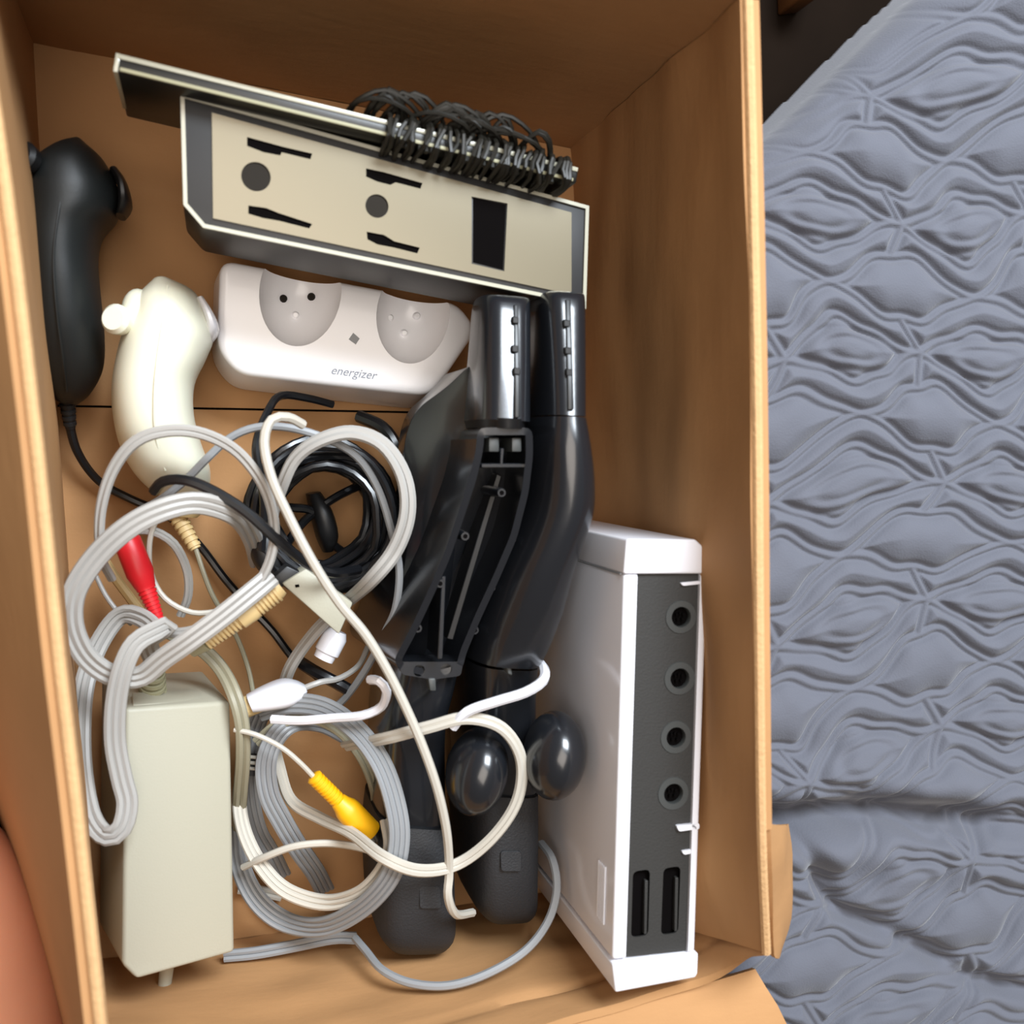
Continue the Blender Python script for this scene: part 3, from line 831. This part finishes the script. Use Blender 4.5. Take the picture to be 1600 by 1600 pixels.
wsec = [((240, 438), (262, 436), .072, .05), ((212, 468), (304, 458), .082, .030), ((202, 496), (324, 496), .086, .018), ((192, 522), (334, 528), .087, .014), ((183, 556), (322, 562), .087, .012),
        ((176, 600), (304, 602), .086, .012), ((177, 645), (303, 648), .084, .012), ((186, 690), (314, 692), .080, .012), ((204, 730), (328, 732), .072, .012), ((232, 762), (326, 766), .056, .014), ((262, 778), (312, 780), .042, .020)]
nw = nunchuk('nunchuk_controller', 'creamy white curved hand controller beside the charging dock', wsec, M['cream'],
             (at(215, 510, .06), at(176, 497, .082)), M['cream'], [[((306, 470), (318, 466), .07, .045), ((316, 494), (334, 492), .074, .038), ((320, 516), (343, 518), .072, .038), ((316, 534), (330, 538), .062, .044)]],
             [(262, 446, .081), (255, 500, .0868), (246, 560, .0878), (241, 620, .0865), (243, 680, .0815), (258, 735, .071)], M['white'])
link('strain_relief', lathe(at(274, 800, .036), at(306, 858, .040), [(0, 0.0050)]+ribbed(0.05, 1, 0.0050, 0.0034, 7, 0.8)), M['beige'], nw, label='beige ribbed cord guard')
link('cord_boot', lathe(at(286, 772, .036), at(282, 806, .036), [(0, 0.0125), (0.5, 0.0115), (0.8, 0.0105), (1, 0.0085)]), M['beige'], nw)
cord('cord', [(305, 855, .04), (318, 895, .044), (332, 930, .045), (352, 965, .04), (372, 1000, .032), (388, 1045, .03), (396, 1085, .04)], 0.0013, M['cordk'], nw)
link('stick_hood', ellipsoid(at(216, 490, .070), (0.008, 0.012, 0.009)), M['cream'], nw)

# ------------------------------------------------------------------ light-gun shells
def rail(q, za, zb):
    z = [za, za, zb, zb]
    top = [at(x, y, zz+0.0006) for (x, y), zz in zip(q, z)]
    return prism(top, [p-Vector((0, 0, 0.006)) for p in top], 0.0004, 2)
def gun_open():
    t = thing('gun_shell', 'open black gun shaped controller shell with screw posts inside', 'controller shell', at(690, 900, 0.002), 'gun shaped controller shells')
    ZT = 0.150
    link('barrel', loft([((751, 463), (824, 470), ZT-0.017, .108), ((750, 475), (828, 480), ZT-0.011, .102), ((748, 560), (830, 562), ZT-0.004, .100), ((745, 655), (832, 660), ZT+0.002, .090)], 3.4, 36, 5, top=0.010), M['gun'], t)
    for pts in ([(803, 476), (810, 476), (813, 652), (805, 652)],):
        link('sight_rail', rail(pts, ZT-0.0102, ZT+0.0032), M['gun_in'], t)
    for (x, y) in ((804, 545), (807, 580), (805, 500)):
        zz = ZT-0.009+0.0130*(y-475)/180
        link('rail_stud', slab([(x-4, y-6), (x+6, y-5), (x+6, y+6), (x-4, y+5)], zz+0.001, zz-0.006, 0.0004, 1), M['black'], t)
    link('barrel_lip', loft([((746, 652), (833, 657), ZT+0.004, .05), ((748, 668), (832, 672), ZT+0.003, .05)], 2.6, 28, 3, top=0.010), M['gun_in'], t)
    # open tray of the body
    outl = [(746, 668), (832, 668), (833, 712), (826, 770), (808, 840), (780, 905), (752, 965), (728, 1022), (722, 1048), (680, 1060), (622, 1046), (616, 1030), (640, 985), (668, 925), (694, 865), (716, 800), (734, 745), (744, 700)]
    out = roundpoly(outl, 14, 3)
    top = [at(x, y, ZT) for x, y in out]
    # height falls towards the handle
    ys = [p.y for p in top]; ymax, ymin = max(ys), min(ys)
    def zf(p): return ZT-0.040*((ymax-p.y)/(ymax-ymin))**1.3
    tp = []
    for x, y in out:
        z = zf(at(x, y, ZT)); tp.append(at(x, y, z))
    bt = [Vector((p.x+(-0.010 if i >= len(tp)//2 else 0.0), p.y, 0.016)) for i, p in enumerate(tp)]
    shell = prism(tp, bt)
    cin = sum(tp, Vector())/len(tp)
    # inner loop, pulled in by the wall thickness
    n = len(tp); inn = []
    for i, p in enumerate(tp):
        a = tp[i-1]; b = tp[(i+1) % n]; e = (b-a); e.z = 0; e.normalize(); nn = Vector((e.y, -e.x, 0))
        if nn.dot(cin-p) < 0 and abs(nn.dot((cin-p).normalized())) > 0.15: nn = -nn
        inn.append(p+nn*0.0034)
    bm = bmesh.new()
    TO = [bm.verts.new(p) for p in tp]; TI = [bm.verts.new(p) for p in inn]
    BI = [bm.verts.new(Vector((p.x, p.y, p.z-0.034))) for p in inn]; BO = [bm.verts.new(p) for p in bt]
    for i in range(n):
        j = (i+1) % n
        bm.faces.new((TO[i], TO[j], TI[j], TI[i])); bm.faces.new((TI[i], TI[j], BI[j], BI[i])); bm.faces.new((TO[i], BO[i], BO[j], TO[j]))
    bm.faces.new(BI); bm.faces.new(BO[::-1])
    for f in bm.faces: f.material_index = 0
    bmesh.ops.triangulate(bm, faces=[f for f in bm.faces if len(f.verts) > 4])
    me = mesh_of(bm)
    link('body', me, M['gun'], t)
    def zat(x, y): return zf(at(x, y, ZT))
    for (x, y) in ((784, 770), (727, 838), (800, 843), (688, 912), (768, 918), (653, 982), (742, 985)):
        z = zat(x, y)
        p = link('screw_post', lathe(at(x, y, z-.004)-Vector((0, 0, 0.03)), at(x, y, z-.004), [(0, 0.0028), (0.96, 0.0023), (1, 0.0020)], 12), M['gun'], t)
        link('post_hole', lathe(at(x, y, z-.004)-Vector((0, 0, 0.001)), at(x, y, z-.004)+Vector((0, 0, 0.0002)), [(0, 0.0011), (1, 0.0011)], 10), M['void'], p)
    for q in ([(764, 684), (780, 684), (780, 706), (764, 706)], [(800, 684), (815, 684), (815, 706), (800, 706)]):
        link('latch', slab(q, ZT-0.004, ZT-0.03, 0.0006, 2), M['ring'], t)
    link('cross_rib', slab([(752, 724), (826, 724), (826, 731), (752, 731)], ZT-0.006, ZT-0.036, 0.0004, 1), M['gun'], t)
    link('cross_rib', slab([(782, 700), (788, 700), (786, 728), (781, 728)], ZT-0.006, ZT-0.036, 0.0004, 1), M['gun'], t)
    link('centre_rib', slab([(776, 740), (784, 744), (708, 1000), (698, 998)], ZT-0.030, ZT-0.048, 0.0004, 1), M['gun_in'], t)
    link('centre_rib', slab([(690, 900), (697, 900), (692, 1030), (684, 1030)], ZT-0.028, ZT-0.06, 0.0004, 1), M['gun'], t)
    ep = carve(prism([at(x, y, .112) for x, y in roundpoly([(622, 1034), (724, 1034), (720, 1056), (676, 1062), (628, 1054)], 6)], [at(x, y, .112)-Vector((0, 0, .02)) for x, y in roundpoly([(622, 1034), (724, 1034), (720, 1056), (676, 1062), (628, 1054)], 6)]),
               [lathe(at(x, y, .112)-Vector((0, 0, .006)), at(x, y, .112)+Vector((0, 0, .006)), [(0, 0.0029), (1, 0.0029)], 16) for x, y in ((655, 1048), (697, 1046))])
    link('end_plate', ep, M['gun'], t)
    link('hook_tab', slab([(669, 1060), (681, 1060), (682, 1080), (672, 1080)], .113, .09, 0.0008, 2), M['ring'], t)
    # fin on the side that bridges to the dock side
    tg = roundpoly([(744, 560), (700, 604), (648, 640), (630, 690), (636, 760), (641, 830), (628, 900), (612, 970), (606, 1036), (662, 1036), (728, 760), (752, 690)], 30, 5)
    tz = lambda x: .072+max(0.0, min(1.0, (x-606)/145.0))*.052
    link('side_plate', prism([at(x, y, tz(x)) for x, y in tg], [Vector((p.x, p.y, .062)) for p in [at(x, y, tz(x)) for x, y in tg]], 0.004, 4), M['gun'], t)
    tg2 = roundpoly([(742, 680), (650, 700), (650, 900), (622, 1030), (664, 1030), (728, 780)], 20, 4)
    link('side_plate', slab(tg2, .066, .003, 0.002, 2), M['gun'], t)
    # neck, handle and grip
    link('neck', loft([((614, 1042), (724, 1046), .108, .02), ((608, 1080), (716, 1085), .104, .012), ((600, 1130), (704, 1135), .098, .008), ((596, 1200), (702, 1205), .092, .006), ((594, 1290), (704, 1296), .086, .005)], 3.4, 32, 4, top=0.010), M['gun'], t)
    link('grip', loft([((592, 1282), (710, 1290), .088, .004), ((588, 1330), (714, 1335), .090, .003), ((588, 1400), (716, 1405), .088, .003), ((592, 1462), (716, 1462), .082, .003), ((604, 1480), (702, 1478), .072, .006)], 4.2, 36, 4, top=0.010), M['gun_grip'], t)
    link('battery_door', slab(roundpoly([(655, 1385), (688, 1385), (690, 1420), (656, 1420)], 6), .0892, .085, 0.0002, 1), M['gun_grip'], t)
    bulb(t, 745, 1205, 46, 68, .105, 0.20)
def bulb(t, x, y, rx, ry, z, rot):
    p = at(x, y, z); sx = (at(x+rx, y, z)-p).length; sy = (at(x, y+ry, z)-p).length
    link('round_knob', ellipsoid(p, (sx, sy, 0.021), Matrix.Rotation(-rot, 3, 'Z'), 36, 24), M['gun'], t)
def gun_closed():
    t = thing('gun_shell', 'closed black gun shaped controller shell against the white console', 'controller shell', at(800, 950, 0.002), 'gun shaped controller shells')
    ZT = 0.155
    link('barrel', loft([((848, 458), (908, 462), ZT-0.018, .105), ((846, 470), (914, 474), ZT-0.012, .098), ((848, 560), (918, 562), ZT-0.005, .08), ((848, 648), (922, 652), ZT+0.002, .04)], 3.4, 36, 5, top=0.010), M['gun'], t)
    link('sight_rail', rail([(884, 468), (892, 468), (897, 640), (888, 640)], ZT-0.0112, ZT+0.0022), M['gun_in'], t)
    for (x, y) in ((886, 505), (888, 548), (890, 582)):
        zz = ZT-0.010+0.0130*(y-470)/180
        link('rail_stud', slab([(x-5, y-6), (x+5, y-5), (x+5, y+6), (x-5, y+5)], zz+0.001, zz-0.006, 0.0004, 1), M['black'], t)
    link('body', loft([((846, 650), (926, 654), ZT+0.004, .03), ((842, 690), (936, 694), ZT+0.006, .022), ((840, 740), (944, 746), ZT+0.006, .016), ((834, 790), (944, 800), ZT+0.004, .012), ((818, 840), (928, 852), ZT, .010), ((794, 892), (910, 905), ZT-0.006, .010), ((770, 945), (896, 960), ZT-0.014, .008), ((748, 1000), (876, 1010), ZT-0.024, .008), ((738, 1036), (858, 1042), ZT-0.032, .010)], 3.0, 36, 5, top=0.010), M['gun'], t)
    link('neck', loft([((740, 1040), (850, 1044), .116, .02), ((738, 1090), (846, 1095), .106, .012), ((738, 1160), (846, 1165), .098, .008), ((738, 1240), (846, 1245), .092, .006)], 3.4, 32, 4, top=0.010), M['gun'], t)
    link('grip', loft([((738, 1236), (846, 1240), .094, .004), ((740, 1300), (846, 1302), .094, .003), ((742, 1370), (845, 1372), .091, .003), ((746, 1420), (843, 1418), .085, .004), ((756, 1434), (832, 1430), .075, .008)], 4.2, 36, 4, top=0.010), M['gun_grip'], t)
    link('hook_tab', slab([(791, 1038), (799, 1040), (801, 1056), (793, 1054)], .121, .10, 0.0006, 1), M['ring'], t)
    link('battery_door', slab(roundpoly([(782, 1330), (815, 1330), (815, 1362), (783, 1362)], 6), .0943, .088, 0.0004, 1), M['gun_grip'], t)
    bulb(t, 866, 1180, 45, 68, .120, 0.10)
gun_open(); gun_closed()

# ------------------------------------------------------------------ audio-video cable with coloured plugs
def av_cable():
    t = thing('audio_video_cable', 'coiled grey audio and video cable with red, yellow and white plugs', 'cable', at(500, 1290, 0.004))
    r = 0.00155
    # large outer coil turns
    cord('cord', [(405, 1112, .052), (450, 1100, .062), (505, 1106, .074), (556, 1140, .088), (594, 1190, .099), (616, 1250, .104), (624, 1310, .106), (610, 1368, .103), (566, 1418, .088), (505, 1448, .066), (446, 1440, .045), (402, 1406, .04), (376, 1352, .035), (370, 1290, .03)], r, M['cordd'], t, strands=4, tilt=0.35)
    cord('cord', [(384, 1195, .034), (374, 1245, .045), (382, 1300, .05), (408, 1352, .055), (448, 1392, .06), (508, 1410, .070), (562, 1396, .086), (598, 1360, .097), (612, 1322, .098), (606, 1280, .090)], r, M['cordw'], t, strands=3, tilt=0.5)
    cord('cord', [(610, 1372, .096), (604, 1345, .092), (575, 1328, .080), (520, 1318, .068), (462, 1322, .066), (412, 1340, .06), (380, 1355, .05)], r*1.25, M['cordw'], t)
    cord('cord', [(545, 1150, .03), (505, 1130, .045), (462, 1128, .058), (432, 1150, .062), (416, 1190, .062), (420, 1240, .06), (442, 1285, .055), (466, 1325, .045), (492, 1362, .03), (508, 1392, .015)], r, M['cordd'], t, strands=4, tilt=0.15)
    cord('cord', [(400, 1160, .056), (438, 1130, .060), (484, 1122, .062), (530, 1142, .062), (564, 1182, .058), (584, 1228, .050), (588, 1262, .04)], r, M['cordk'], t, strands=2, tilt=0.3)
    cord('cord', [(408, 1110, .04), (394, 1150, .04), (388, 1200, .04), (390, 1250, .038), (402, 1300, .034), (425, 1340, .03), (440, 1370, .02)], r, M['cordd'], t, strands=4, tilt=0.15)
    cord('cord', [(396, 1380, .012), (420, 1420, .01), (455, 1438, .01), (500, 1440, .01), (545, 1425, .012)], r, M['cordk'], t, strands=2)
    cord('cord', [(372, 1388, .006), (405, 1392, .006), (440, 1400, .006)], r*1.1, M['cordw'], t, strands=2)
    cord('cord', [(425, 1145, .03), (436, 1195, .046), (455, 1250, .05), (500, 1278, .060), (550, 1302, .084), (600, 1340, .108), (655, 1360, .110), (715, 1350, .106), (770, 1308, .112), (808, 1250, .118), (814, 1186, .122), (785, 1138, .124), (730, 1122, .122), (670, 1136, .116), (610, 1152, .106), (570, 1160, .085), (540, 1166, .06)], 0.0019, M['cordw'], t, strands=2, tilt=0.5, gap=1.5)
    # bundle tie
    link('bundle_tie', loft([((375, 1176), (408, 1178), .050, .032), ((375, 1204), (408, 1206), .050, .032)], 4, 20, 3), M['black'], t, label='black tie round the bundle')
    for k in range(3):
        link('tie_end', slab([(381, 1180+k*9), (424, 1184+k*9), (424, 1189+k*9), (381, 1185+k*9)], .0525, .0505, 0.0005, 1), M['cordw'], t)
    # yellow plug
    a = at(489, 1212, .078); b = at(580, 1302, .076)
    link('yellow_plug', lathe(a, b, [(0, 0.0030)]+ribbed(0.02, 0.42, 0.0042, 0.0042, 8, 0.86)+[(0.43, 0.0044), (0.50, 0.0052), (0.56, 0.0064), (0.62, 0.0068), (0.97, 0.0064), (1.0, 0.0058)]), M['yellow'], t, label='yellow plug')
    link('plug_tip', lathe(b, at(592, 1318, .075), [(0, 0.0045), (0.5, 0.0045), (0.55, 0.0015), (1, 0.0013)]), M['metal'], t)
    cord('cord', [(366, 1140, .076), (400, 1148, .079), (440, 1168, .080), (470, 1193, .080), (492, 1216, .078)], 0.0013, M['cordw'], t)
    # red plug
    a = at(196, 838, .066); b = at(250, 974, .066)
    link('red_plug', lathe(a, b, [(0, 0.0052), (0.05, 0.0066), (0.42, 0.0068), (0.50, 0.0058), (0.56, 0.0052)]+ribbed(0.58, 0.98, 0.0048, 0.0026, 9, 0.85)+[(1, 0.0018)]), M['red'], t, label='red plug')
    link('plug_tip', lathe(at(188, 816, .066), a, [(0, 0.0013), (0.4, 0.0015), (0.45, 0.0044), (1, 0.0044)]), M['metal'], t)
    cord('cord', [(249, 970, .066), (262, 985, .066), (290, 1000, .06), (320, 1018, .06), (346, 1046, .062), (366, 1085, .074), (378, 1130, .076), (380, 1180, .07), (376, 1235, .055), (374, 1285, .035), (382, 1335, .012)], 0.0021, M['cordk'], t, strands=2, tilt=0.4)
    cord('cord', [(150, 900, .05), (165, 930, .052), (186, 958, .054), (205, 975, .05)], 0.0012, M['cord'], t)
    cord('cord', [(246, 806, .06), (234, 845, .06), (236, 895, .06), (258, 935, .062), (300, 957, .064), (345, 955, .064)], 0.0014, M['cordw'], t)
    cord('cord', [(205, 828, .055), (240, 830, .058), (272, 850, .058), (292, 890, .055), (294, 930, .05), (282, 962, .045)], 0.0015, M['cord'], t, strands=2, tilt=0.8)
    cord('cord', [(160, 870, .03), (178, 900, .03), (200, 930, .03), (222, 960, .035)], 0.0026, M['beige'], t)
    # white plug with its yellowish collar
    link('white_plug', loft([((385, 1086), (396, 1112), .066, .052), ((412, 1072), (424, 1108), .069, .048), ((440, 1062), (452, 1102), .070, .046), ((462, 1064), (472, 1090), .068, .050), ((476, 1070), (480, 1080), .064, .054)], 2.6, 22, 4), M['white'], t, label='white plug')
    link('plug_collar', lathe(at(378, 1108, .058), at(408, 1094, .058), [(0, 0.0040), (0.1, 0.0055), (0.9, 0.0058), (1, 0.0045)], 18), M['beige'], t, label='pale yellow collar')
    cord('cord', [(476, 1075, .058), (500, 1066, .058), (530, 1060, .05), (560, 1040, .04), (575, 1010, .035)], 0.0016, M['cord'], t)
    # wide console plug
    q = [(443, 902), (480, 892), (548, 942), (546, 962), (532, 990)]
    pl = [(440, 912), (478, 888), (552, 942), (530, 992)]
    link('console_plug', slab(pl, .085, .066, 0.0012, 2), M['adapter'], t, label='flat grey multi pin plug')
    link('plug_mouth', slab([(414, 914), (448, 884), (474, 896), (440, 918)], .083, .068, 0.0008, 2), M['black'], t)
    link('plug_latch', slab([(461, 914), (467, 913), (468, 917), (462, 918)], .0855, .084), M['void'], t)
av_cable()

# ------------------------------------------------------------------ separate white and grey leads
def single(name, label, pts, r, m, strands=1, extra=None, tilt=0.3):
    base = at(*pts[len(pts)//2])
    t = thing(name, label, 'cable', Vector((base.x, base.y, min(p[2] for p in pts))), 'loose white and grey leads')
    cord('cord', pts, r, m, t, strands=strands, tilt=tilt)
    if extra: extra(t)
    return t
def usb(t):
    link('usb_plug', lathe(at(528, 985, .05), at(505, 1030, .05), [(0, 0.0050), (0.2, 0.0068), (0.75, 0.0068), (0.8, 0.0058), (1, 0.0055)], 18), M['white'], t, label='white plug')
single('white_lead', 'long white lead running from the coil down across the black gun handles',
       [(474, 664, .105), (450, 652, .110), (424, 656, .113), (413, 690, .115), (424, 745, .118), (452, 808, .12), (490, 880, .122), (530, 942, .122), (570, 990, .122), (604, 1045, .122), (634, 1105, .122), (662, 1170, .122), (684, 1235, .120), (698, 1300, .114), (702, 1360, .106), (700, 1400, .106), (712, 1428, .098), (738, 1426, .080)], 0.0023, M['cordw'])
single('grey_lead', 'round grey lead looped around the black coiled cable', 
       [(420, 880, .05), (422, 820, .068), (440, 762, .085), (462, 716, .092), (500, 688, .098), (550, 676, .102), (598, 694, .106), (630, 742, .108), (637, 800, .108), (618, 858, .104), (578, 908, .096), (530, 950, .060), (490, 990, .05), (455, 1040, .04), (440, 1085, .03)], 0.0022, M['cord'], 2, usb, tilt=0.9)
single('white_lead', 'thin white lead passing behind the grey loop beside the dark coil',
       [(215, 800, .05), (252, 780, .078), (290, 750, .086), (325, 715, .090), (360, 684, .09), (400, 668, .092), (450, 668, .094), (506, 684, .094), (556, 712, .094), (590, 762, .092), (612, 830, .09), (624, 890, .09), (618, 950, .085), (600, 990, .075), (575, 1040, .06), (540, 1090, .045), (510, 1115, .04)], 0.0020, M['cordd'])
single('white_lead', 'white lead curving over the near end of the box below the black grips',
       [(555, 1466, .058), (572, 1486, .070), (598, 1516, .088), (642, 1536, .100), (700, 1540, .108), (760, 1522, .110), (820, 1486, .108), (856, 1440, .104), (870, 1390, .100), (864, 1345, .092), (846, 1318, .070)], 0.0022, M['cordd'])
single('grey_lead', 'short flat grey lead running from under the power brick to the near end',
       [(350, 1494, .030), (400, 1489, .034), (460, 1478, .038), (520, 1466, .040), (556, 1466, .040)], 0.0018, M['cordd'], 2)
single('white_lead', 'short thick white lead bent back beside the open gun handle',
       [(425, 1124, .074), (470, 1126, .082), (520, 1122, .090), (566, 1118, .100), (596, 1104, .104), (604, 1080, .112), (592, 1064, .112), (578, 1062, .105)], 0.0023, M['white'])
single('white_lead', 'white lead bent over the closed gun neck next to the console',
       [(708, 1136, .118), (730, 1112, .124), (775, 1096, .128), (820, 1082, .130), (848, 1064, .128), (850, 1046, .118), (838, 1030, .100)], 0.0026, M['white'])

# ------------------------------------------------------------------ black coiled cable
def black_coil():
    t = thing('black_cable', 'black cable wound into a round coil beside the gun shells', 'cable', at(500, 800, 0.003))
    rn = random.Random(11); pts = []
    n = 22
    for k in range(n*12):
        a = 2*PI*k/12
        f = k/(n*12)
        R = 1.0+0.17*math.sin(a*0.37+2)+rn.uniform(-.05, .05)
        cx = 503+8*math.sin(f*9); cy = 805+8*math.cos(f*7)
        pts.append((cx+math.cos(a)*96*R, cy-math.sin(a)*98*R, .010+0.058*f+rn.uniform(-.004, .004)))
    bm = bmesh.new(); add_tube(bm, pxpath(pts, .006), 0.0023, sides=8)
    link('coil', mesh_of(bm), M['blackcord'], t)
    cord('cord', [(240, 768, .094), (256, 752, .100), (290, 750, .104), (335, 768, .106), (385, 800, .108), (435, 845, .108), (480, 880, .104), (520, 895, .096), (560, 890, .08)], 0.0026, M['blackcord'], t)
    cord('cord', [(408, 860, .070), (412, 780, .072), (400, 700, .065), (420, 640, .05), (440, 618, .04), (480, 622, .035), (520, 632, .030)], 0.0022, M['blackcord'], t)
    link('connector', loft([((386, 800), (425, 795), .06, .03), ((384, 840), (432, 838), .066, .03), ((396, 880), (445, 880), .066, .03), ((420, 905), (460, 900), .06, .034)], 3.5, 24, 4), M['black'], t)
    cord('cord', [(462, 1030, .03), (490, 1048, .04), (520, 1064, .045), (545, 1078, .045)], 0.0034, M['blackcord'], t)
    cord('cord', [(400, 760, .02), (440, 790, .03), (490, 800, .03), (520, 850, .025), (570, 880, .02)], 0.0024, M['blackcord'], t)
    cord('cord', [(430, 880, .02), (470, 820, .028), (520, 780, .03), (580, 750, .02)], 0.0024, M['blackcord'], t)
    link('plug', loft([((478, 772), (500, 768), .03, .008), ((484, 800), (518, 796), .036, .006), ((494, 840), (528, 836), .034, .006), ((504, 862), (520, 860), .026, .010)], 2.6, 20, 3), M['black'], t)
    cord('cord', [(560, 650, .02), (598, 668, .03), (620, 700, .035), (628, 740, .035)], 0.0035, M['blackcord'], t)
black_coil()
